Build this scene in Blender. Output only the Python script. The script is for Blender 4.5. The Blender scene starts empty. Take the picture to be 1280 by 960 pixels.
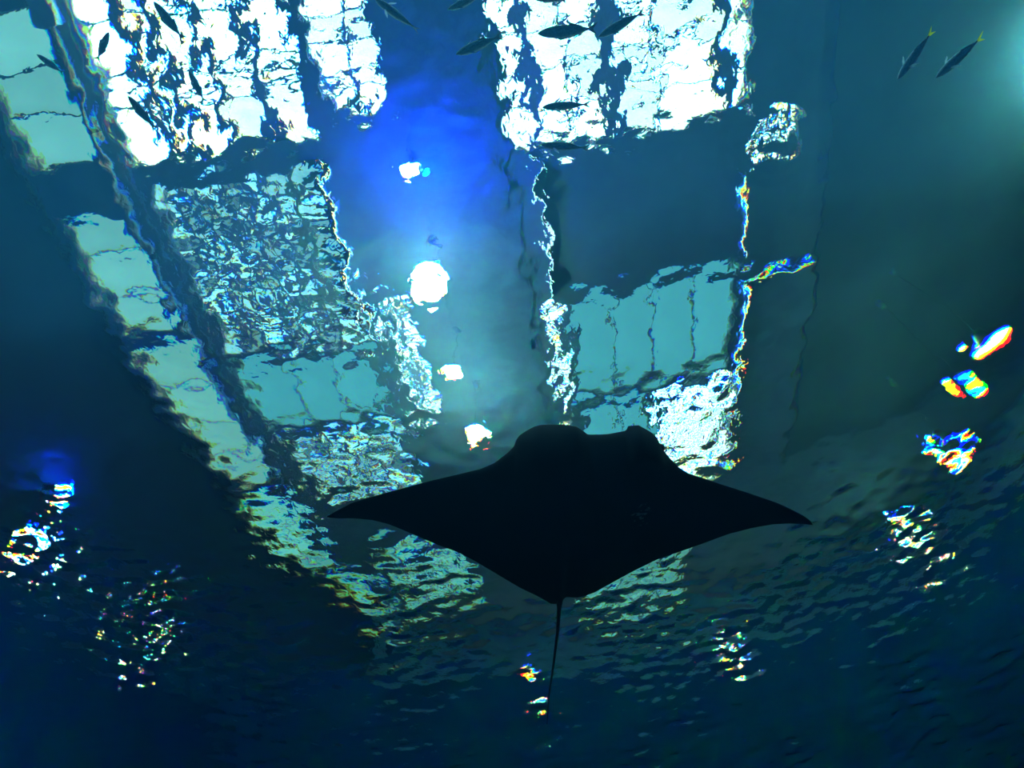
import bpy, bmesh, math, random
import numpy as np
from mathutils import Matrix, Vector

random.seed(7)
rng = np.random.default_rng(11)
SC = bpy.context.scene
COL = SC.collection

# ------------------------------------------------------------------ camera, world, exposure
SC.view_settings.view_transform = 'Standard'
SC.view_settings.look = 'None'
SC.view_settings.exposure = 0.0
SC.view_settings.gamma = 1.0
SC.view_settings.use_curve_mapping = False
SC.cycles.max_bounces = 12
SC.cycles.transmission_bounces = 10
SC.cycles.transparent_max_bounces = 8
SC.cycles.volume_bounces = 0
SC.cycles.use_denoising = True
SC.cycles.sample_clamp_indirect = 40.0

cam_data = bpy.data.cameras.new('camera')
cam_data.sensor_fit = 'HORIZONTAL'
cam_data.sensor_width = 36.0
cam_data.lens = 27.0
cam_data.clip_start = 0.05
cam = bpy.data.objects.new('camera', cam_data)
COL.objects.link(cam)
_R = Vector((0.98566, 0.16553, -0.03275))
_U = Vector((0.16144, -0.86868, 0.46833))
_F = Vector((-0.04907, 0.4669, 0.88295))
m = Matrix((_R, _U, -_F)).transposed().to_4x4()
m.translation = Vector((0, 0, -6.0))
cam.matrix_world = m
SC.camera = cam

world = bpy.data.worlds.new('world')
SC.world = world
world.use_nodes = True
bg = world.node_tree.nodes['Background']
bg.inputs[0].default_value = (0.0, 0.02, 0.05, 1)
bg.inputs[1].default_value = 0.3

# area light added below the surface, standing in for daylight from the skylights
day = bpy.data.lights.new('daylight_stand_in', 'AREA')
day.shape = 'RECTANGLE'; day.size = 8.0; day.size_y = 4.5
day.energy = 115.0; day.color = (0.25, 0.80, 0.95)
day_o = bpy.data.objects.new('daylight_stand_in', day)
COL.objects.link(day_o); day_o.location = (-0.3, -0.3, -0.14)

# ------------------------------------------------------------------ helpers
def new_mat(name):
    mt = bpy.data.materials.new(name)
    mt.use_nodes = True
    mt.node_tree.nodes.clear()
    return mt, mt.node_tree.nodes, mt.node_tree.links

def paint(name, col, rough=0.6, scale=3.0, vary=0.25, metallic=0.0, bump=0.0, coords='Object', spec=0.3):
    mt, n, l = new_mat(name)
    out = n.new('ShaderNodeOutputMaterial')
    p = n.new('ShaderNodeBsdfPrincipled')
    tc = n.new('ShaderNodeTexCoord')
    nz = n.new('ShaderNodeTexNoise')
    nz.inputs['Scale'].default_value = scale
    nz.inputs['Detail'].default_value = 6
    l.new(tc.outputs[coords], nz.inputs['Vector'])
    r = n.new('ShaderNodeValToRGB')
    r.color_ramp.elements[0].position = 0.3
    r.color_ramp.elements[1].position = 0.7
    r.color_ramp.elements[0].color = tuple(c * (1 - vary) for c in col) + (1,)
    r.color_ramp.elements[1].color = tuple(min(1, c * (1 + vary)) for c in col) + (1,)
    l.new(nz.outputs['Fac'], r.inputs['Fac'])
    l.new(r.outputs['Color'], p.inputs['Base Color'])
    p.inputs['Roughness'].default_value = rough
    p.inputs['Metallic'].default_value = metallic
    p.inputs['Specular IOR Level'].default_value = spec
    if bump:
        b = n.new('ShaderNodeBump')
        b.inputs['Strength'].default_value = bump
        b.inputs['Distance'].default_value = 0.02
        l.new(nz.outputs['Fac'], b.inputs['Height'])
        l.new(b.outputs['Normal'], p.inputs['Normal'])
    l.new(p.outputs[0], out.inputs['Surface'])
    return mt

def glow(name, col, strength, vary=0.0, scale=1.0):
    """Daylit glazing or a lamp lens: emission with a faint cloudy variation and a random value per pane."""
    mt, n, l = new_mat(name)
    out = n.new('ShaderNodeOutputMaterial')
    e = n.new('ShaderNodeEmission')
    e.inputs['Color'].default_value = tuple(col) + (1,)
    e.inputs['Strength'].default_value = strength
    if vary:
        oi = n.new('ShaderNodeObjectInfo')
        tc = n.new('ShaderNodeTexCoord')
        nz = n.new('ShaderNodeTexNoise')
        nz.inputs['Scale'].default_value = scale
        nz.inputs['Detail'].default_value = 4
        l.new(tc.outputs['Object'], nz.inputs['Vector'])
        a = n.new('ShaderNodeMath'); a.operation = 'MULTIPLY_ADD'
        a.inputs[1].default_value = 2 * vary; a.inputs[2].default_value = 1 - vary
        l.new(oi.outputs['Random'], a.inputs[0])
        b = n.new('ShaderNodeMath'); b.operation = 'MULTIPLY_ADD'
        b.inputs[1].default_value = 0.8; b.inputs[2].default_value = 0.6
        l.new(nz.outputs['Fac'], b.inputs[0])
        c = n.new('ShaderNodeMath'); c.operation = 'MULTIPLY'
        l.new(a.outputs[0], c.inputs[0]); l.new(b.outputs[0], c.inputs[1])
        d = n.new('ShaderNodeMath'); d.operation = 'MULTIPLY'
        d.inputs[1].default_value = strength
        l.new(c.outputs[0], d.inputs[0])
        l.new(d.outputs[0], e.inputs['Strength'])
    l.new(e.outputs[0], out.inputs['Surface'])
    return mt

def mesh_obj(name, verts, faces, mat, parent=None, smooth=False, loc=None):
    me = bpy.data.meshes.new(name)
    me.from_pydata([tuple(v) for v in verts], [], faces)
    if smooth:
        me.polygons.foreach_set('use_smooth', [True] * len(me.polygons))
    me.materials.append(mat)
    me.update()
    o = bpy.data.objects.new(name, me)
    COL.objects.link(o)
    if parent: o.parent = parent
    if loc: o.location = loc
    return o

def box_geo(x0, x1, y0, y1, z0, z1, base=0):
    v = [(x0, y0, z0), (x1, y0, z0), (x1, y1, z0), (x0, y1, z0), (x0, y0, z1), (x1, y0, z1), (x1, y1, z1), (x0, y1, z1)]
    f = [(0, 3, 2, 1), (4, 5, 6, 7), (0, 1, 5, 4), (1, 2, 6, 5), (2, 3, 7, 6), (3, 0, 4, 7)]
    return v, [tuple(i + base for i in q) for q in f]

def boxes(name, lst, mat, parent=None, loc=None):
    V, Fc = [], []
    for b in lst:
        v, f = box_geo(*b, base=len(V)); V += v; Fc += f
    return mesh_obj(name, V, Fc, mat, parent, loc=loc)

def lathe_geo(prof, seg=24, base=0):
    """prof: (radius, z) list revolved about z."""
    V, Fc = [], []
    n = len(prof)
    for i in range(seg):
        a = 2 * math.pi * i / seg
        for r, z in prof:
            V.append((r * math.cos(a), r * math.sin(a), z))
    for i in range(seg):
        j = (i + 1) % seg
        for k in range(n - 1):
            Fc.append((base + i * n + k, base + j * n + k, base + j * n + k + 1, base + i * n + k + 1))
    return V, Fc

def lathe(name, prof, mat, parent=None, loc=None, seg=24):
    v, f = lathe_geo(prof, seg)
    return mesh_obj(name, v, f, mat, parent, smooth=True, loc=loc)

def tube(name, pts, radii, mat, parent=None, seg=10):
    V, Fc = [], []
    pts = [Vector(p) for p in pts]
    for i, p in enumerate(pts):
        t = (pts[min(i + 1, len(pts) - 1)] - pts[max(i - 1, 0)]).normalized()
        a = t.cross(Vector((0, 0, 1)))
        if a.length < 1e-3: a = Vector((1, 0, 0))
        a.normalize(); b = t.cross(a)
        for k in range(seg):
            w = 2 * math.pi * k / seg
            V.append(p + (a * math.cos(w) + b * math.sin(w)) * radii[i])
    for i in range(len(pts) - 1):
        for k in range(seg):
            q = (k + 1) % seg
            Fc.append((i * seg + k, i * seg + q, (i + 1) * seg + q, (i + 1) * seg + k))
    Fc.append(tuple(range(seg))[::-1]); Fc.append(tuple((len(pts) - 1) * seg + k for k in range(seg)))
    return mesh_obj(name, V, Fc, mat, parent, smooth=True)

def empty(name, loc=(0, 0, 0)):
    o = bpy.data.objects.new(name, None)
    o.empty_display_size = 0.2
    COL.objects.link(o); o.location = loc
    return o

def tag(o, label, cat=None, group=None, kind=None):
    o['label'] = label
    if cat: o['category'] = cat
    if group: o['group'] = group
    if kind: o['kind'] = kind
    return o

# ------------------------------------------------------------------ materials
M = {}
M['ceiling'] = paint('ceiling_paint', (0.30, 0.40, 0.42), 0.8, 0.6, 0.18)
M['duct'] = paint('duct_paint', (0.17, 0.25, 0.26), 0.7, 0.5, 0.15)
M['beam'] = paint('beam_paint', (0.26, 0.36, 0.40), 0.7, 1.2, 0.2)
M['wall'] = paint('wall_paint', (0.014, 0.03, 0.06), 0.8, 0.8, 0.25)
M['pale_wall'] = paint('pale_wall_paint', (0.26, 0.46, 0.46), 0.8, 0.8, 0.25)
M['tank'] = paint('tank_lining', (0.05, 0.24, 0.65), 0.9, 0.5, 0.2)
M['frame'] = paint('window_frame_metal', (0.55, 0.64, 0.66), 0.5, 4.0, 0.2)
M['metal'] = paint('lamp_metal', (0.12, 0.13, 0.14), 0.4, 5.0, 0.2, metallic=0.6)
M['conduit'] = paint('pale_conduit', (0.75, 0.80, 0.80), 0.5, 3.0, 0.1)
M['day'] = glow('daylight_glass', (0.95, 1.0, 1.0), 4.0, 0.35, 1.4)
M['dim'] = glow('shaded_daylight_glass', (0.7, 1.0, 1.05), 0.95, 0.8, 1.6)
M['cyan'] = glow('frosted_cyan_glass', (0.36, 0.98, 1.1), 0.52, 0.10, 0.7)
M['sea'] = glow('pale_green_glass', (0.66, 1.0, 0.88), 0.62, 0.12, 0.8)
M['far'] = glow('far_glass', (0.5, 1.0, 0.85), 0.6, 0.3, 0.7)

# ------------------------------------------------------------------ hall and tank
HX0, HX1, HY0, HY1, HZ = -11.6, 20.0, -6.0, 30.0, 8.0
TZ = -10.0

# (name key, x0, x1, y0, y1, columns, rows, pane material, label)
OPEN = [
    (0.00, 5.20, -3.4, 3.45, 6, 9, 'day', 'large bright skylight of many small panes at upper right of centre'),
    (-8.50, -4.05, -3.4, 2.45, 5, 6, 'day', 'large bright skylight at upper left with a slanting grid'),
    (-3.65, -2.35, -3.4, 2.10, 2, 8, 'day', 'narrow bright skylight left of the blue lamp'),
    (-8.30, -4.35, 3.00, 7.60, 7, 10, 'dim', 'broken glittering skylight left of the white lamp'),
    (-8.30, -4.45, 7.90, 10.2, 3, 1, 'cyan', 'smooth frosted cyan skylight left of the lamp row'),
    (-8.20, -4.40, 10.7, 14.2, 4, 5, 'dim', 'glittering skylight above the left wing of the manta ray'),
    (-3.80, -3.05, 6.20, 10.6, 2, 9, 'day', 'short bright skylight strip beside the small lamps'),
    (0.75, 5.00, 7.20, 10.5, 4, 1, 'cyan', 'smooth frosted cyan skylight with dark seams above the manta head'),
    (0.15, 0.50, 7.20, 11.4, 1, 9, 'day', 'thin bright skylight strip directly above the manta head'),
    (0.75, 2.70, 10.8, 15.0, 2, 1, 'cyan', 'frosted cyan skylight just over the manta head'),
    (2.80, 5.10, 10.8, 15.2, 4, 6, 'day', 'glittering bright skylight behind the right head lobe of the manta'),
    (5.25, 6.35, 3.60, 4.55, 4, 4, 'day', 'small skylight right of the dark roof panel'),
    (0.39, 0.46, 3.70, 6.90, 1, 1, 'day', 'thin bright slit left of the dark roof panel'),
    (5.06, 5.12, 4.80, 7.10, 1, 1, 'day', 'thin bright slit right of the dark roof panel'),
    (-4.19, -4.12, 2.90, 7.60, 1, 1, 'day', 'thin bright slit along the left roof beam'),
    (5.20, 7.00, 7.56, 7.605, 1, 1, 'day', 'thin bright slit across the roof at right'),
    (5.19, 5.25, 7.70, 15.0, 1, 4, 'day', 'long bright slit right of the cyan skylight'),
    (-11.2, -9.35, -1.0, 2.15, 1, 3, 'sea', 'pale green window nearest the top left corner'),
    (-11.2, -9.35, 3.50, 6.80, 1, 3, 'sea', 'pale green window, the middle one along the dark left wall'),
    (-11.2, -9.20, 7.20, 13.4, 1, 4, 'sea', 'pale green window, the longest one along the dark left wall'),
    (-11.2, -9.20, 14.2, 20.0, 1, 3, 'far', 'dull green window strip just left of the left wing tip of the manta ray'),
    (-11.2, -8.60, 21.0, 28.5, 2, 3, 'far', 'dim teal skylight strip far below the left wing tip'),
    (-7.60, -4.40, 17.5, 24.0, 3, 4, 'far', 'dim teal skylight below the left wing of the manta ray'),
    (-2.00, 4.50, 19.0, 27.0, 4, 5, 'far', 'far dim teal skylight below the manta ray'),
]

def build_ceiling():
    xs = sorted(set([HX0, HX1] + [o[0] for o in OPEN] + [o[1] for o in OPEN]))
    ys = sorted(set([HY0, HY1] + [o[2] for o in OPEN] + [o[3] for o in OPEN]))
    nx, ny = len(xs) - 1, len(ys) - 1
    solid = np.ones((nx, ny), bool)
    for i in range(nx):
        for j in range(ny):
            cx, cy = (xs[i] + xs[i + 1]) / 2, (ys[j] + ys[j + 1]) / 2
            for o in OPEN:
                if o[0] < cx < o[1] and o[2] < cy < o[3]: solid[i, j] = False
    V, Fc, idx = [], [], {}
    def vid(i, j, k):
        key = (i, j, k)
        if key not in idx:
            idx[key] = len(V); V.append((xs[i], ys[j], HZ + (0.45 if k else 0)))
        return idx[key]
    for i in range(nx):
        for j in range(ny):
            if not solid[i, j]: continue
            Fc.append((vid(i, j, 0), vid(i, j + 1, 0), vid(i + 1, j + 1, 0), vid(i + 1, j, 0)))
            Fc.append((vid(i, j, 1), vid(i + 1, j, 1), vid(i + 1, j + 1, 1), vid(i, j + 1, 1)))
            for di, dj, a, b in ((-1, 0, (i, j), (i, j + 1)), (1, 0, (i + 1, j + 1), (i + 1, j)), (0, -1, (i + 1, j), (i, j)), (0, 1, (i, j + 1), (i + 1, j + 1))):
                ii, jj = i + di, j + dj
                if not (0 <= ii < nx and 0 <= jj < ny) or not solid[ii, jj]:
                    Fc.append((vid(*a, 0), vid(*a, 1), vid(*b, 1), vid(*b, 0)))
    return mesh_obj('ceiling', V, Fc, M['ceiling'])

tag(build_ceiling(), 'dark teal roof slab over the tank pierced by skylights', 'ceiling', kind='structure')

def wall(name, b, label, cat='wall', mat='wall'):
    return tag(boxes(name, [b], M[mat]), label, cat, kind='structure')

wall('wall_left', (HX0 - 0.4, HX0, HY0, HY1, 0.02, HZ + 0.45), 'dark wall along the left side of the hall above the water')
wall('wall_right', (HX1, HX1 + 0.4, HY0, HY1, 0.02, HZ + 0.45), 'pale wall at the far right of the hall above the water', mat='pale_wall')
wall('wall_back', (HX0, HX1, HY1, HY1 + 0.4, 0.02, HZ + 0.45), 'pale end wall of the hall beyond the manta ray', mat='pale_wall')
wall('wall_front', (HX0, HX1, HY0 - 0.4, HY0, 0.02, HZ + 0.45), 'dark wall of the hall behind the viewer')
tw = empty('tank_wall', (0, 0, 0))
tag(tw, 'dark blue lining of the deep tank under the water', 'tank wall', kind='structure')
boxes('wall_panel', [(HX0 - 0.4, HX0, HY0, HY1, TZ, 0.0)], M['tank'], tw)
boxes('wall_panel', [(HX1, HX1 + 0.4, HY0, HY1, TZ, 0.0)], M['tank'], tw)
boxes('wall_panel', [(HX0, HX1, HY1, HY1 + 0.4, TZ, 0.0)], M['tank'], tw)
boxes('wall_panel', [(HX0, HX1, HY0 - 0.4, HY0, TZ, 0.0)], M['tank'], tw)
tag(boxes('floor', [(HX0, HX1, HY0, HY1, TZ - 0.3, TZ)], M['tank']), 'dark blue floor at the bottom of the tank', 'floor', kind='structure')

# beams under the roof slab
BEAMS = [
    (-2.15, -0.15, HY0, HY1, 7.95, HZ, 'wide central roof beam that carries the row of lamps'),
    (5.35, 7.10, 7.75, 16.0, 7.96, HZ, 'broad pale roof beam right of the cyan skylight'),
    (-9.15, -8.62, HY0, HY1, 7.93, HZ, 'slanting roof beam beside the pale green windows'),
    (7.15, HX1 - 0.2, HY0, 16.0, 7.95, HZ, 'broad dark roof duct over the right side of the hall'),
]
for k, b in enumerate(BEAMS):
    tag(boxes('trim_%d' % (k + 1), [b[:6]], M['duct' if k == 3 else 'beam']), b[6], 'beam', kind='structure')

# windows: every pane and every glazing bar an object of its own
UNIT = {}
def unit_box(key, mat):
    if key not in UNIT:
        v, f = box_geo(-0.5, 0.5, -0.5, 0.5, -0.5, 0.5)
        me = bpy.data.meshes.new(key)
        me.from_pydata(v, [], f); me.materials.append(mat)
        UNIT[key] = me
    return UNIT[key]

def piece(name, mesh, parent, loc, scale):
    o = bpy.data.objects.new(name, mesh)
    COL.objects.link(o); o.parent = parent
    o.location = loc; o.scale = scale
    return o

BAR = {'day': 0.09, 'dim': 0.22, 'cyan': 0.05, 'sea': 0.05, 'far': 0.2}
for k, (x0, x1, y0, y1, nx, ny, mt, label) in enumerate(OPEN):
    w = empty('window_%d' % (k + 1), ((x0 + x1) / 2, (y0 + y1) / 2, HZ + (0.2 if min(x1 - x0, y1 - y0) > 0.15 else -0.06)))
    tag(w, label, 'skylight', kind='structure')
    sx, sy = x1 - x0, y1 - y0
    t = 0.05 if min(sx, sy) > 0.3 else 0.006
    boxes('frame', [(-sx / 2, -sx / 2 + t, -sy / 2, sy / 2, -.08, .08), (sx / 2 - t, sx / 2, -sy / 2, sy / 2, -.08, .08),
                    (-sx / 2 + t, sx / 2 - t, -sy / 2, -sy / 2 + t, -.08, .08), (-sx / 2 + t, sx / 2 - t, sy / 2 - t, sy / 2, -.08, .08)], M['frame'], w)
    bw = BAR[mt] * {1: 1.7, 3: 1.05, 6: 2.4, 8: 1.6, 11: 1.3}.get(k, 1.0)
    jit = 0.22 if mt in ('day', 'dim') else 0.06
    def cuts(a, n):
        return [-a / 2 + t + (a - 2 * t) * (i + (random.uniform(-jit, jit) if 0 < i < n else 0)) / n for i in range(n + 1)]
    cx, cy = cuts(sx, nx), cuts(sy, ny)
    if k == 0: cx = [v - 2.6 for v in (t, 0.55, 1.4, 2.3, 3.25, 4.72, 5.2 - t)]
    pm = unit_box('pane_' + mt, M[mt]); bm_ = unit_box('glazing_bar', M['frame'])
    for i in range(1, nx):
        wide = {1: 3.2, 3: 5.5, 5: 3.5}.get(i, 1.0) if k == 0 else 2.2 if k == 1 else 1.0
        piece('glazing_bar', bm_, w, (cx[i], 0, -0.035), (bw * wide, sy - 2 * t, 0.06))
    for j in range(1, ny):
        piece('glazing_bar', bm_, w, (0, cy[j], 0.03), (sx - 2 * t, bw * 0.8, 0.05))
    for i in range(nx):
        for j in range(ny):
            piece('pane', pm, w, ((cx[i] + cx[i + 1]) / 2, (cy[j] + cy[j + 1]) / 2, 0.08 if t > 0.01 else -0.05), (cx[i + 1] - cx[i] - .005, cy[j + 1] - cy[j] - .005, 0.03))

# pale conduit along the slanting beam, with its junction box
cd = empty('conduit', (-8.88, 0, 7.7))
tag(cd, 'pale pipe running along the slanting beam beside the green windows', 'pipe')
tube('pipe', [(0, -0.9, 0), (0, 4, 0), (0, 9, 0), (0, 14, 0)], [0.07] * 4, M['conduit'], cd, 10)
boxes('junction_box', [(-0.28, 0.22, -1.3, -0.55, -0.12, 0.08)], M['conduit'], cd)
for y in (1.5, 4.5, 7.5, 10.5, 13.0):
    boxes('clip', [(-0.10, 0.10, y - 0.05, y + 0.05, -0.09, 0.08)], M['metal'], cd)

# ------------------------------------------------------------------ lamps
def lens_mat(name, col, s): return glow(name, col, s)
M['lens_w'] = lens_mat('lens_white', (1.0, 0.97, 0.9), 70)
M['lens_b'] = lens_mat('lens_blue', (0.55, 0.75, 1.0), 30)
M['lens_y'] = lens_mat('lens_warm', (1.0, 0.9, 0.5), 50)

def pendant(loc, drop, size, lens, label, energy, col, up=0.0, upcol=None, group='lamps hung from the central beam', side=-0.15):
    """A bell shaped hall lamp on a rod; loc is the centre of its lens."""
    t = empty('pendant_lamp', loc)
    tag(t, label, 'lamp', group)
    s = size
    lathe('housing', [(0.0, 1.25 * s), (0.22 * s, 1.25 * s), (0.30 * s, 1.1 * s), (0.34 * s, 0.8 * s), (0.55 * s, 0.55 * s), (0.85 * s, 0.15 * s), (1.0 * s, -0.1 * s),
                      (0.96 * s, -0.1 * s), (0.8 * s, 0.15 * s), (0.5 * s, 0.5 * s), (0.0, 0.52 * s)], M['metal'], t)
    lathe('lens', [(0.0, -0.42 * s), (0.35 * s, -0.37 * s), (0.65 * s, -0.24 * s), (0.9 * s, -0.03 * s), (0.86 * s, 0.02 * s), (0.0, 0.03 * s)], M[lens], t)
    tube('rod', [(0, 0, 1.2 * s), (0, 0, drop - 0.05)], [0.003, 0.003], M['metal'], t, 6)
    lathe('ceiling_rose', [(0.0, drop - 0.08), (0.07, drop - 0.08), (0.09, drop - 0.02), (0.09, drop), (0, drop)], M['ceiling'], t)
    ld = bpy.data.lights.new('lamp_light', 'SPOT')
    ld.energy = energy; ld.color = col; ld.spot_size = math.radians(110); ld.spot_blend = 0.8; ld.shadow_soft_size = 0.8 * s
    lo = bpy.data.objects.new('lamp_light', ld); COL.objects.link(lo)
    lo.parent = t; lo.location = (0, 0, -0.5 * s)
    if up:
        ud = bpy.data.lights.new('added_roof_light', 'POINT')  # bare point light added above the bell to brighten the roof near it
        ud.energy = up; ud.color = upcol or col; ud.shadow_soft_size = 0.1
        uo = bpy.data.objects.new('added_roof_light', ud); COL.objects.link(uo)
        uo.parent = t; uo.location = (side - math.copysign(0.25 * s, -side), 0.3, 1.3 * s)
    return t

W = (1.0, 0.97, 0.9)
pendant((-2.13, 3.08, 7.0), 0.95, 0.22, 'lens_b', 'blue lamp glowing between the two bright skylights', 300, (0.1, 0.3, 1.0), 520, (0.0, 0.02, 1.0), side=0.25)
pendant((-2.08, 5.19, 6.2), 1.75, 0.42, 'lens_w', 'largest and brightest white lamp under the blue lamp', 300, W, 120, (0.75, 1.0, 0.95))
pendant((-2.06, 7.54, 6.2), 1.75, 0.18, 'lens_w', 'small white lamp third down the row from the blue lamp', 200, W, 95, (0.7, 1.0, 0.95))
pendant((-1.96, 9.53, 6.2), 1.75, 0.26, 'lens_w', 'white lamp just above the left shoulder of the manta ray', 200, W, 130, (0.7, 1.0, 0.95))
GR = 'lamps over the right side of the hall'
GC = (0.6, 1.0, 0.85)
pendant((9.54, 8.67, 4.0), 3.95, 0.52, 'lens_y', 'largest warm white lamp at the right edge', 300, W, 55, GC, GR)
pendant((9.54, 9.96, 4.0), 3.95, 0.2, 'lens_w', 'small white lamp just under the large one at right', 200, W, 30, GC, GR)
pendant((10.4, 13.07, 4.0), 3.95, 0.46, 'lens_y', 'yellowish lamp third down the right row, broken into streaks', 300, W, 55, GC, GR)
pendant((12.16, 20.21, 4.0), 4.0, 0.6, 'lens_y', 'lowest yellowish lamp of the right row, in round glints', 300, W, 80, GC, GR)
pendant((13.6, 3.4, 6.5), 1.3, 0.40, 'lens_w', 'lamp off the upper right edge that lights the roof pale green', 300, W, 400, GC, GR)

M['lens_f'] = lens_mat('lens_flood', (1.0, 0.9, 0.5), 14)
def flood(loc, label, lens, energy, col, size, turn=0.0, group='flood lamps on the left wall', wash=0.0):
    """A wall floodlight on a bracket; turn 0 shines towards +x."""
    t = empty('flood_lamp', loc)
    t.rotation_euler = (0, 0, turn)
    tag(t, label, 'lamp', group)
    a, b = 0.36 * size, 0.26 * size
    boxes('housing', [(-0.12, 0.06, -a, a, -b, b)], M['metal'], t)
    lathe('lens', [(0.0, 0.03), (0.5 * b, 0.025), (0.85 * b, 0.0), (0.0, 0.0)], M[lens], t, (0.06, 0, 0)).rotation_euler = (0, math.pi / 2, 0)
    boxes('bracket', [(-0.30, -0.12, -0.05, 0.05, -0.05, 0.05), (-0.34, -0.30, -0.12, 0.12, -0.15, 0.15)], M['metal'], t)
    ld = bpy.data.lights.new('flood_light', 'SPOT')
    ld.energy = energy; ld.color = col; ld.spot_size = math.radians(120); ld.spot_blend = 0.7; ld.shadow_soft_size = 0.1
    lo = bpy.data.objects.new('flood_light', ld); COL.objects.link(lo)
    lo.parent = t; lo.location = (0.15, 0, 0); lo.rotation_euler = (0, math.radians(-60), 0)
    if wash:
        wd = bpy.data.lights.new('added_wall_glow', 'POINT'); wd.energy = wash; wd.color = (0.0, 0.08, 1.0); wd.shadow_soft_size = 0.05  # extra point light added over the housing for a blue glow on the wall
        wo = bpy.data.objects.new('added_wall_glow', wd); COL.objects.link(wo); wo.parent = t; wo.location = (0.1, 0, b + 0.35)
    return t
flood((-11.25, 8.45, 3.0), 'small blue white flood lamp on the dark left wall', 'lens_b', 100, (0.5, 0.7, 1.0), 0.45, wash=120)
flood((-11.25, 8.70, 1.4), 'yellow white flood lamp low on the left wall, broken into glints', 'lens_y', 200, (1, 0.95, 0.7), 1.1)
flood((-11.25, 13.2, 1.2), 'second low flood lamp on the left wall, scattered into yellow sparks', 'lens_y', 200, (1, 0.95, 0.7), 1.1)
GB = 'added flood lamps on the end wall'  # both lamps are added only to make glints in the far ripples
flood((6.5, HY1 - 0.35, 1.6), 'added flood lamp low on the end wall, for glints right of the manta tail', 'lens_w', 200, W, 1.6, -math.pi / 2, GB)
flood((-3.2, HY1 - 0.35, 1.6), 'added flood lamp low on the end wall, for glints beside the manta tail', 'lens_w', 200, W, 1.6, -math.pi / 2, GB)

# ------------------------------------------------------------------ water
def water_material():
    mt, n, l = new_mat('water')
    out = n.new('ShaderNodeOutputMaterial')
    tc = n.new('ShaderNodeTexCoord')
    nz = n.new('ShaderNodeTexNoise')
    nz.inputs['Scale'].default_value = 17.0
    nz.inputs['Detail'].default_value = 1.6
    nz.inputs['Distortion'].default_value = 0.6
    l.new(tc.outputs['Object'], nz.inputs['Vector'])
    bp = n.new('ShaderNodeBump')
    bp.inputs['Strength'].default_value = 1.0
    at = n.new('ShaderNodeAttribute'); at.attribute_name = 'gust'
    mu = n.new('ShaderNodeMath'); mu.operation = 'MULTIPLY'; mu.inputs[1].default_value = 0.0034
    l.new(at.outputs['Fac'], mu.inputs[0]); l.new(mu.outputs[0], bp.inputs['Distance'])
    l.new(nz.outputs['Fac'], bp.inputs['Height'])
    tint = (0.34, 0.82, 0.90)
    last = None
    for i, ior in enumerate((1.330, 1.335, 1.342)):
        g = n.new('ShaderNodeBsdfGlass')
        c = [0, 0, 0, 1]; c[i] = tint[i]
        g.inputs['Color'].default_value = c
        g.inputs['Roughness'].default_value = 0.0
        g.inputs['IOR'].default_value = ior
        l.new(bp.outputs['Normal'], g.inputs['Normal'])
        if last is None: last = g
        else:
            a = n.new('ShaderNodeAddShader')
            l.new(last.outputs[0], a.inputs[0]); l.new(g.outputs[0], a.inputs[1]); last = a
    l.new(last.outputs[0], out.inputs['Surface'])
    return mt

def smooth(a, b, x):
    t = np.clip((x - a) / (b - a), 0, 1); return t * t * (3 - 2 * t)

def blob(X, Y, cx, cy, rx, ry):
    return np.exp(-(((X - cx) / rx) ** 2 + ((Y - cy) / ry) ** 2))

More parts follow.
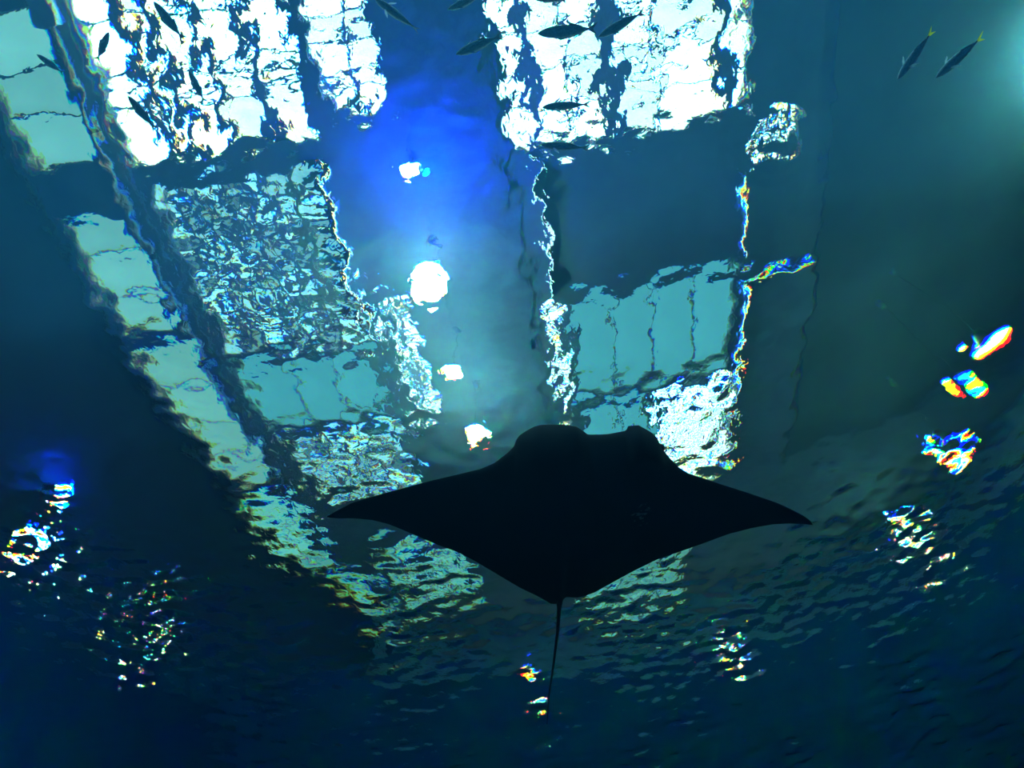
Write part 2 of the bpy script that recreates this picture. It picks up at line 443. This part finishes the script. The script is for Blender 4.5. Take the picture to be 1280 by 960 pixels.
def build_water():
    gx0, gx1, gy0, gy1, st = -9.5, 8.5, -2.0, 12.5, 0.025
    nx, ny = int(round((gx1 - gx0) / st)) + 1, int(round((gy1 - gy0) / st)) + 1
    x = np.linspace(gx0, gx1, nx); y = np.linspace(gy0, gy1, ny)
    X, Y = np.meshgrid(x, y, indexing='ij')
    # swell everywhere, short ripples in gusty patches
    Zl = np.zeros_like(X); Zs = np.zeros_like(X)
    for k in range(26):
        lam = 0.55 * (4.0 ** rng.random()); a = rng.normal(1.2, 0.7); ph = rng.random() * 6.283
        kx, ky = 2 * math.pi / lam * math.cos(a), 2 * math.pi / lam * math.sin(a)
        Zl += lam / (2 * math.pi) * np.sin(kx * X + ky * Y + ph + 0.5 * np.sin(0.7 * X + k))
    Zl *= 0.014 / math.sqrt(26 / 2)
    for k in range(44):
        lam = 0.11 * (3.0 ** rng.random()); a = rng.random() * 6.283 if k % 5 < 2 else rng.normal(1.45, 0.55); ph = rng.random() * 6.283
        kx, ky = 2 * math.pi / lam * math.cos(a), 2 * math.pi / lam * math.sin(a)
        Zs += lam / (2 * math.pi) * np.sin(kx * X + ky * Y + ph + 0.9 * np.sin(1.3 * Y + 0.8 * X + k))
    Zs *= 0.105 / math.sqrt(44 / 2)
    g = 0.0
    for k in range(10):
        a = rng.random() * 6.283; lam = 1.2 + 2.5 * rng.random()
        g = g + np.sin(2 * math.pi / lam * (math.cos(a) * X + math.sin(a) * Y) + rng.random() * 6.283)
    amp = 0.55 + 0.30 * np.tanh(g / 3.0)
    amp = amp + 0.25 * blob(X, Y, -1.9, 1.2, 1.4, 1.6) + 0.45 * blob(X, Y, 0.9, 0.6, 1.0, 0.8) - 0.08 * smooth(4.3, 6.0, Y)
    amp = amp * (1 - 0.75 * smooth(1.55, 2.3, X) * (1 - smooth(4.0, 5.0, Y)))
    amp = amp * (1 - 0.75 * blob(X, Y, 0.95, 3.0, 0.75, 0.55)) * (1 - 0.75 * blob(X, Y, -2.1, 3.0, 0.7, 0.4))
    amp = amp * (1 - 0.6 * blob(X, Y, -0.72, 2.6, 0.36, 2.0))
    amp = amp * (1 - 0.8 * blob(X, Y, 1.0, 2.0, 0.95, 0.45)) * (1 - 0.6 * smooth(2.2, 3.0, X) * (1 - smooth(5.6, 6.6, Y)))
    amp = amp * (1 - 0.6 * smooth(-2.55, -2.9, X) * (1 - smooth(3.9, 4.8, Y)))
    amp = amp + 0.6 * blob(X, Y, -1.3, 2.95, 0.28, 0.6) + 0.45 * blob(X, Y, 0.12, 3.1, 0.2, 0.6) + 0.55 * blob(X, Y, 1.1, 2.45, 0.7, 0.13)
    amp = amp + 0.6 * blob(X, Y, 1.95, 1.45, 0.25, 0.25)
    amp = amp + 0.5 * blob(X, Y, 1.45, 3.95, 0.4, 0.35) + 0.8 * blob(X, Y, -5.0, 4.9, 0.9, 0.9) + 0.5 * blob(X, Y, 3.2, 6.0, 0.9, 0.7)
    Z = Zl + Zs * amp
    # drips: small circular ripple trains
    for cx, cy, r0, wv, h in ((-0.86, 2.22, 0.55, 0.09, 0.0007), (-0.76, 3.7, 0.45, 0.10, 0.0006), (0.6, 3.3, 0.30, 0.10, 0.0009), (-2.2, 2.0, 0.4, 0.11, 0.0012),
                              (2.0, 1.5, 0.5, 0.12, 0.0012), (-2.75, 0.5, 0.4, 0.12, 0.001)):
        d = np.hypot(X - cx, Y - cy)
        Z += h * np.sin(2 * math.pi * d / wv) * np.exp(-(d / r0) ** 2)
    edge = smooth(gx0, gx0 + 0.5, X) * smooth(-gx1, -gx1 + 0.5, -X) * smooth(gy0, gy0 + 0.4, Y) * smooth(-gy1, -gy1 + 0.5, -Y)
    Z *= edge
    co = np.stack([X, Y, Z], -1).reshape(-1, 3)
    i = np.arange(nx - 1)[:, None] * ny + np.arange(ny - 1)[None, :]
    q = np.stack([i, i + ny, i + ny + 1, i + 1], -1).reshape(-1, 4)
    n0 = len(co)
    ring = np.array([(HX0, HY0, 0), (HX1, HY0, 0), (HX1, HY1, 0), (HX0, HY1, 0)], float)
    co = np.vstack([co, ring])
    c00, c10, c11, c01 = 0, (nx - 1) * ny, (nx - 1) * ny + ny - 1, ny - 1
    rq = np.array([(n0, n0 + 1, c10, c00), (n0 + 1, n0 + 2, c11, c10), (n0 + 2, n0 + 3, c01, c11), (n0 + 3, n0, c00, c01)])
    q = np.vstack([q, rq])
    me = bpy.data.meshes.new('water_surface')
    me.vertices.add(len(co)); me.vertices.foreach_set('co', co.astype(np.float32).ravel())
    me.loops.add(q.size); me.loops.foreach_set('vertex_index', q.astype(np.int32).ravel())
    me.polygons.add(len(q))
    me.polygons.foreach_set('loop_start', np.arange(0, q.size, 4, dtype=np.int32))
    me.polygons.foreach_set('use_smooth', np.ones(len(q), bool))
    me.update(calc_edges=True)
    at = me.attributes.new('gust', 'FLOAT', 'POINT')
    at.data.foreach_set('value', np.concatenate([np.clip(amp, 0, 2).ravel(), np.full(4, 0.5)]).astype(np.float32))
    me.materials.append(water_material())
    o = bpy.data.objects.new('water_surface', me)
    COL.objects.link(o)
    return o
tag(build_water(), 'rippled water surface seen from below with glints of the roof', 'water surface', kind='stuff')

def haze_material():
    mt, n, l = new_mat('blue_water_haze')
    out = n.new('ShaderNodeOutputMaterial')
    s = n.new('ShaderNodeVolumeScatter')
    s.inputs['Color'].default_value = (0.12, 0.58, 1.0, 1)
    s.inputs['Density'].default_value = 0.03
    s.inputs['Anisotropy'].default_value = 0.8
    a = n.new('ShaderNodeVolumeAbsorption')
    a.inputs['Color'].default_value = (0.2, 0.75, 0.95, 1)
    a.inputs['Density'].default_value = 0.03
    ad = n.new('ShaderNodeAddShader')
    l.new(s.outputs[0], ad.inputs[0]); l.new(a.outputs[0], ad.inputs[1])
    l.new(ad.outputs[0], out.inputs['Volume'])
    return mt
tag(boxes('water', [(HX0 + .02, HX1 - .02, HY0 + .02, HY1 - .02, TZ + .02, -0.12)], haze_material()), 'hazy blue water that fills the tank', 'water', kind='stuff')

# ------------------------------------------------------------------ manta ray
MANTA=[ (-1.312,2.409,-1.315,2.419,-2.614),(-1.263,2.398,-1.276,2.444,-2.597),(-1.241,2.394,-1.258,2.455,-2.589),(-1.173,2.38,-1.201,2.483,-2.567),(-1.152,2.381,-1.182,2.493,-2.561),(-1.088,2.384,-1.126,2.528,-2.541),(-1.067,2.384,-1.106,2.539,-2.535),(-1.023,2.385,-1.07,2.57,-2.523),(-1.002,2.386,-1.051,2.586,-2.517),(-0.98,2.387,-1.033,2.601,-2.511),(-0.914,2.39,-0.979,2.659,-2.495),(-0.892,2.39,-0.961,2.679,-2.49),(-0.826,2.39,-0.905,2.739,-2.476),(-0.803,2.39,-0.887,2.759,-2.472),(-0.781,2.39,-0.868,2.779,-2.467),(-0.736,2.391,-0.83,2.819,-2.459),(-0.705,2.392,-0.803,2.847,-2.454),(-0.646,2.393,-0.751,2.894,-2.444),(-0.637,2.393,-0.743,2.901,-2.443),(-0.592,2.393,-0.702,2.937,-2.437),(-0.556,2.393,-0.671,2.973,-2.432),(-0.487,2.392,-0.611,3.041,-2.424),(-0.464,2.392,-0.591,3.066,-2.422),(-0.379,2.372,-0.519,3.156,-2.414),(-0.369,2.366,-0.511,3.166,-2.414),(-0.344,2.351,-0.491,3.191,-2.412),(-0.293,2.322,-0.45,3.241,-2.409),(-0.267,2.301,-0.429,3.266,-2.408),(-0.251,2.288,-0.417,3.281,-2.407),(-0.237,2.254,-0.408,3.291,-2.406),(-0.214,2.227,-0.391,3.311,-2.405),(-0.21,2.225,-0.387,3.316,-2.405),(-0.161,2.202,-0.344,3.358,-2.403),(-0.124,2.189,-0.309,3.391,-2.402),(-0.119,2.189,-0.304,3.395,-2.402),(-0.088,2.186,-0.274,3.428,-2.401),(-0.07,2.189,-0.256,3.447,-2.401),(-0.036,2.194,-0.222,3.488,-2.4),(-0.027,2.195,-0.212,3.491,-2.4),(0.012,2.205,-0.168,3.503,-2.4),(0.016,2.206,-0.162,3.496,-2.4),(0.033,2.21,-0.138,3.471,-2.4),(0.046,2.214,-0.12,3.451,-2.4),(0.059,2.217,-0.106,3.455,-2.4),(0.101,2.235,-0.057,3.47,-2.4),(0.105,2.237,-0.052,3.471,-2.4),(0.109,2.239,-0.047,3.471,-2.4),(0.144,2.277,-0.001,3.467,-2.401),(0.16,2.298,0.02,3.46,-2.401),(0.181,2.302,0.046,3.452,-2.402),(0.203,2.305,0.072,3.443,-2.403),(0.225,2.309,0.098,3.429,-2.403),(0.269,2.312,0.151,3.401,-2.405),(0.278,2.312,0.162,3.396,-2.406),(0.291,2.311,0.177,3.387,-2.406),(0.358,2.306,0.256,3.344,-2.41),(0.371,2.305,0.271,3.335,-2.411),(0.387,2.274,0.287,3.327,-2.412),(0.404,2.275,0.307,3.315,-2.414),(0.443,2.276,0.353,3.292,-2.417),(0.447,2.28,0.358,3.289,-2.418),(0.48,2.307,0.399,3.268,-2.421),(0.508,2.331,0.434,3.25,-2.424),(0.527,2.359,0.459,3.237,-2.427),(0.535,2.371,0.468,3.233,-2.428),(0.548,2.425,0.488,3.227,-2.43),(0.582,2.492,0.531,3.211,-2.435),(0.602,2.523,0.556,3.202,-2.438),(0.626,2.561,0.584,3.192,-2.442),(0.634,2.573,0.594,3.188,-2.443),(0.683,2.618,0.651,3.166,-2.451),(0.767,2.659,0.744,3.127,-2.467),(0.851,2.701,0.836,3.084,-2.485),(0.901,2.723,0.89,3.058,-2.497),(0.934,2.737,0.925,3.046,-2.506),(0.996,2.763,0.99,3.022,-2.523),(1.016,2.772,1.011,3.014,-2.529),(1.097,2.807,1.095,2.989,-2.554),(1.117,2.816,1.116,2.982,-2.561),(1.137,2.824,1.136,2.979,-2.567),(1.177,2.846,1.177,2.973,-2.582),(1.197,2.857,1.197,2.969,-2.589),(1.216,2.868,1.217,2.968,-2.597),(1.255,2.893,1.256,2.965,-2.612),(1.275,2.906,1.275,2.963,-2.62),(1.306,2.935,1.306,2.964,-2.633),(1.318,2.962,1.318,2.965,-2.638) ]
TAIL = [(-0.143, 3.40, -2.4), (-0.16, 3.46, -2.41), (-0.171, 3.513, -2.42), (-0.208, 3.684, -2.45), (-0.269, 3.905, -2.5), (-0.336, 4.12, -2.56), (-0.38, 4.333, -2.6)]

def skin_material():
    mt, n, l = new_mat('manta_skin')
    out = n.new('ShaderNodeOutputMaterial')
    p = n.new('ShaderNodeBsdfPrincipled')
    tc = n.new('ShaderNodeTexCoord')
    nz = n.new('ShaderNodeTexNoise'); nz.inputs['Scale'].default_value = 5; nz.inputs['Detail'].default_value = 8
    l.new(tc.outputs['Object'], nz.inputs['Vector'])
    r = n.new('ShaderNodeValToRGB')
    r.color_ramp.elements[0].color = (0.004, 0.008, 0.014, 1); r.color_ramp.elements[1].color = (0.014, 0.022, 0.032, 1)
    l.new(nz.outputs['Fac'], r.inputs['Fac'])
    # the pale scuffed mark on the belly
    mp = n.new('ShaderNodeMapping'); mp.inputs['Location'].default_value = (-0.39, -2.76, 2.5); 
    l.new(tc.outputs['Object'], mp.inputs['Vector'])
    v = n.new('ShaderNodeVectorMath'); v.operation = 'MULTIPLY'; v.inputs[1].default_value = (11, 8, 1)
    l.new(mp.outputs[0], v.inputs[0])
    ln = n.new('ShaderNodeVectorMath'); ln.operation = 'LENGTH'; l.new(v.outputs[0], ln.inputs[0])
    n2 = n.new('ShaderNodeTexNoise'); n2.inputs['Scale'].default_value = 45; n2.inputs['Detail'].default_value = 6
    l.new(tc.outputs['Object'], n2.inputs['Vector'])
    ma = n.new('ShaderNodeMath'); ma.operation = 'MULTIPLY_ADD'; ma.inputs[1].default_value = 4.0; l.new(n2.outputs['Fac'], ma.inputs[0])
    l.new(ln.outputs['Value'], ma.inputs[2])
    mr = n.new('ShaderNodeMapRange'); mr.inputs[1].default_value = 2.3; mr.inputs[2].default_value = 1.9; mr.inputs[3].default_value = 0; mr.inputs[4].default_value = 0.8
    l.new(ma.outputs[0], mr.inputs[0])
    mx = n.new('ShaderNodeMix'); mx.data_type = 'RGBA'
    l.new(mr.outputs[0], mx.inputs[0]); l.new(r.outputs[0], mx.inputs[6]); mx.inputs[7].default_value = (0.16, 0.22, 0.25, 1)
    l.new(mx.outputs[2], p.inputs['Base Color'])
    p.inputs['Roughness'].default_value = 0.75; p.inputs['Specular IOR Level'].default_value = 0.1
    b = n.new('ShaderNodeBump'); b.inputs['Strength'].default_value = 0.3; b.inputs['Distance'].default_value = 0.004
    l.new(nz.outputs['Fac'], b.inputs['Height']); l.new(b.outputs[0], p.inputs['Normal'])
    l.new(p.outputs[0], out.inputs['Surface'])
    return mt

def build_manta():
    A = np.array(MANTA)
    s = np.concatenate([[0], np.cumsum(np.hypot(np.diff(A[:, 0]) , np.diff(A[:, 1]) * 0.5))])
    u = np.linspace(0, s[-1], 190)
    St = np.stack([np.interp(u, s, A[:, k]) for k in range(5)], 1)
    nc = 22
    c = (1 - np.cos(np.linspace(0, math.pi, nc))) / 2
    prof = 5 * (0.2969 * np.sqrt(c) - 0.126 * c - 0.3516 * c ** 2 + 0.2843 * c ** 3 - 0.1036 * c ** 4)   # aerofoil half thickness, peak 0.5
    prof[-1] = 0.012
    V, Fc = [], []
    loop = 2 * nc - 2
    for lx, ly, tx, ty, z in St:
        chord = math.hypot(tx - lx, ty - ly)
        cx = (lx + tx) / 2
        T = min(0.11 * chord + 0.30 * math.exp(-((cx - 0.05) / 0.42) ** 2), 0.36 * chord)
        lobe = math.exp(-((lx + 0.08) / 0.12) ** 4) + math.exp(-((lx - 0.46) / 0.085) ** 4)
        row = []
        for k in range(nc):                      # upper side, front to back
            row.append((lx + (tx - lx) * c[k], ly + (ty - ly) * c[k], z + T * prof[k] * 0.5))
        for k in range(nc - 2, 0, -1):           # lower side, back to front; head lobes hang down in front
            dz = -0.10 * lobe * math.exp(-((c[k] - 0.05) / 0.08) ** 2)
            row.append((lx + (tx - lx) * c[k], ly + (ty - ly) * c[k], z - T * prof[k] * 1.2 + dz))
        V += row
    n = len(St)
    for i in range(n - 1):
        for k in range(loop):
            q = (k + 1) % loop
            Fc.append((i * loop + k, (i + 1) * loop + k, (i + 1) * loop + q, i * loop + q))
    Fc.append(tuple(range(loop))); Fc.append(tuple((n - 1) * loop + k for k in range(loop))[::-1])
    # whip tail, rooted inside the body
    base = len(V); seg = 8
    rad = [0.030, 0.022, 0.014, 0.010, 0.008, 0.0055, 0.003]
    for i, (x, y, z) in enumerate(TAIL):
        for k in range(seg):
            w = 2 * math.pi * k / seg
            V.append((x + rad[i] * math.cos(w), y, z + rad[i] * math.sin(w)))
    for i in range(len(TAIL) - 1):
        for k in range(seg):
            q = (k + 1) % seg
            Fc.append((base + i * seg + k, base + i * seg + q, base + (i + 1) * seg + q, base + (i + 1) * seg + k))
    o = mesh_obj('manta_ray', V, Fc, skin_material(), smooth=True)
    tag(o, 'black manta ray gliding with spread wings and a thin trailing tail', 'manta ray')
    eye = paint('eye_black', (0.01, 0.012, 0.016), 0.3, 8, 0.2)
    for ex, ey in ((-0.235, 2.33), (0.545, 2.45)):
        lathe('eye', [(0.0, -0.03), (0.018, -0.024), (0.03, 0.0), (0.018, 0.024), (0.0, 0.03)], eye, o, (ex, ey, -2.41), 12)
    return o
build_manta()

# ------------------------------------------------------------------ fish
M['fish'] = paint('fish_scales', (0.22, 0.33, 0.36), 0.4, 30, 0.3)
M['fin'] = paint('fish_fin', (0.22, 0.33, 0.36), 0.5, 20, 0.2)
def membrane(name, col):
    mt = paint(name, col, 0.5, 20, 0.1)
    n, l = mt.node_tree.nodes, mt.node_tree.links
    p = next(x for x in n if x.type == 'BSDF_PRINCIPLED'); out = next(x for x in n if x.type == 'OUTPUT_MATERIAL')
    t = n.new('ShaderNodeBsdfTranslucent'); t.inputs['Color'].default_value = tuple(col) + (1,)
    mx = n.new('ShaderNodeMixShader'); mx.inputs[0].default_value = 0.7
    l.new(p.outputs[0], mx.inputs[1]); l.new(t.outputs[0], mx.inputs[2]); l.new(mx.outputs[0], out.inputs['Surface'])
    return mt
M['pale_fin'] = membrane('pale_fin', (0.85, 0.92, 0.92))
M['yellow_fin'] = membrane('yellow_fin', (1.0, 0.9, 0.02))
M['fish_eye'] = paint('fish_eye', (0.02, 0.02, 0.02), 0.2, 20, 0.1)

def fin_geo(poly, t):
    """A thin tapered plate from an outline in (x, z); thickness t along y."""
    n = len(poly)
    V = [(x, -t / 2, z) for x, z in poly] + [(x, t / 2, z) for x, z in poly]
    Fc = [tuple(range(n))[::-1], tuple(range(n, 2 * n))]
    for i in range(n):
        j = (i + 1) % n
        Fc.append((i, j, n + j, n + i))
    return V, Fc

def fish_meshes():
    """One fish of unit length, head at +x, back at +z."""
    st = [(0.50, .004, .004), (0.47, .022, .026), (0.42, .042, .056), (0.34, .060, .084), (0.22, .072, .108), (0.08, .072, .115), (-0.06, .062, .102),
          (-0.18, .044, .074), (-0.27, .026, .044), (-0.33, .014, .024), (-0.37, .010, .018)]
    seg = 14; V, Fc = [], []
    for x, w, h in st:
        for k in range(seg):
            a = 2 * math.pi * k / seg
            V.append((x, w * math.cos(a), h * math.sin(a)))
    for i in range(len(st) - 1):
        for k in range(seg):
            q = (k + 1) % seg
            Fc.append((i * seg + k, (i + 1) * seg + k, (i + 1) * seg + q, i * seg + q))
    Fc.append(tuple(range(seg))); Fc.append(tuple((len(st) - 1) * seg + k for k in range(seg))[::-1])
    res = {}
    def add(key, v, f, sm):
        me = bpy.data.meshes.new(key); me.from_pydata(v, [], f)
        if sm: me.polygons.foreach_set('use_smooth', [True] * len(me.polygons))
        me.update(); res[key] = me
    add('fish', V, Fc, True)
    add('tail_fin', *fin_geo([(-0.35, .016), (-0.40, .055), (-0.50, .125), (-0.455, .05), (-0.425, 0), (-0.455, -.05), (-0.50, -.125), (-0.40, -.055), (-0.35, -.016)], .008), False)
    add('dorsal_fin', *fin_geo([(0.20, .105), (0.12, .165), (0.02, .145), (-0.10, .115), (-0.22, .075), (-0.25, .05), (-0.10, .088), (0.05, .11)], .008), False)
    add('anal_fin', *fin_geo([(0.0, -.10), (-0.05, -.15), (-0.12, -.12), (-0.23, -.072), (-0.25, -.05), (-0.10, -.088)], .008), False)
    add('pectoral_fin', *fin_geo([(0.0, .012), (-0.07, .03), (-0.17, .015), (-0.13, -.01), (-0.06, -.022), (0.0, -.012)], .006), False)
    v, f = lathe_geo([(0, -.008), (.012, -.004), (.013, .004), (0, .008)], 10); add('eye', v, f, True)
    return res
FM = fish_meshes()
def mcopy(key, mat):
    nm = key + '_' + mat
    if nm not in FM:
        me = FM[key].copy(); me.materials.clear(); me.materials.append(M[mat]); FM[nm] = me
    return FM[nm]

def fish(hx, hy, tx, ty, z, label, yellow=False, pale=True, roll=50):
    h, t = Vector((hx, hy, z)), Vector((tx, ty, z))
    L = (h - t).length
    o = bpy.data.objects.new('fish', mcopy('fish', 'fish')); COL.objects.link(o)
    d = (h - t).normalized()
    o.rotation_mode = 'QUATERNION'
    o.rotation_quaternion = (Matrix.Rotation(math.atan2(d.y, d.x), 3, 'Z') @ Matrix.Rotation(math.radians(roll), 3, 'X')).to_quaternion()
    o.location = (h + t) / 2; o.scale = (L, L, L)
    tag(o, label, 'fish', 'small fish under the surface')
    def part(key, mat, loc=(0, 0, 0), rot=(0, 0, 0)):
        p = bpy.data.objects.new(key, mcopy(key, mat)); COL.objects.link(p); p.parent = o
        p.location = loc; p.rotation_euler = rot
        return p
    part('tail_fin', 'yellow_fin' if yellow else 'fin')
    part('dorsal_fin', 'fin'); part('anal_fin', 'fin')
    for sgn in (-1, 1):
        part('pectoral_fin', 'pale_fin' if pale else 'fin', (0.24, sgn * 0.066, -0.03), (math.radians(sgn * -60), 0, math.radians(sgn * -38)))
        part('eye', 'fish_eye', (0.40, sgn * 0.040, 0.015), (math.radians(90), 0, 0))
    return o

FISH = [
    (-0.566, 0.004, -0.375, 0.191, -1.6, 'dark fish slanting down with a pale side fin, above the blue lamp', False, True, 30),
    (-0.214, 0.340, 0.049, 0.289, -1.5, 'fish pointing down left at the left edge of the large skylight', False, False, 50),
    (0.231, 0.306, 0.544, 0.332, -1.6, 'level fish in the middle of the bright skylight, nose to the left', False, False, 55),
    (0.556, 0.383, 0.814, 0.301, -1.5, 'fish crossing the thick bar of the large skylight, tail raised', False, False, 45),
    (-0.217, 0.122, -0.008, 0.080, -1.4, 'fish half cut by the top edge over the dark central beam', False, False, 45),
    (0.215, 0.718, 0.494, 0.748, -1.3, 'upper of two level fish at the lower edge of the bright skylight', False, True, 40),
    (0.163, 0.867, 0.426, 0.931, -1.6, 'lower of two level fish, under the lower edge of the bright skylight', False, True, 40),
    (1.938, 0.780, 2.096, 0.577, -2.0, 'dark fish with a bright yellow forked tail at upper right', True, True, 55),
    (2.234, 0.845, 2.460, 0.680, -1.8, 'fainter yellow tailed fish nearest the right edge', True, True, 58),
    (-1.781, -0.178, -1.689, 0.030, -1.3, 'fish at the top edge of the upper left skylight', False, False, 75),
    (-1.829, 0.195, -1.799, 0.385, -1.0, 'smallest slim fish in the middle of the upper left skylight', False, False, 75),
    (-2.060, 0.250, -1.976, 0.447, -1.4, 'dark fish at the lower left corner of the upper left skylight', False, False, 75),
    (-2.209, -0.081, -2.341, 0.054, -1.0, 'fish at the left edge of the upper left skylight', False, False, 75),
    (-2.723, -0.038, -2.611, 0.090, -0.9, 'fish below the pale green window in the top left corner', False, False, 75),
    (0.238, 0.141, 0.419, 0.183, -1.4, 'fish just cut by the top edge inside the large skylight', False, False, 45),
]
for a in FISH: fish(*a)
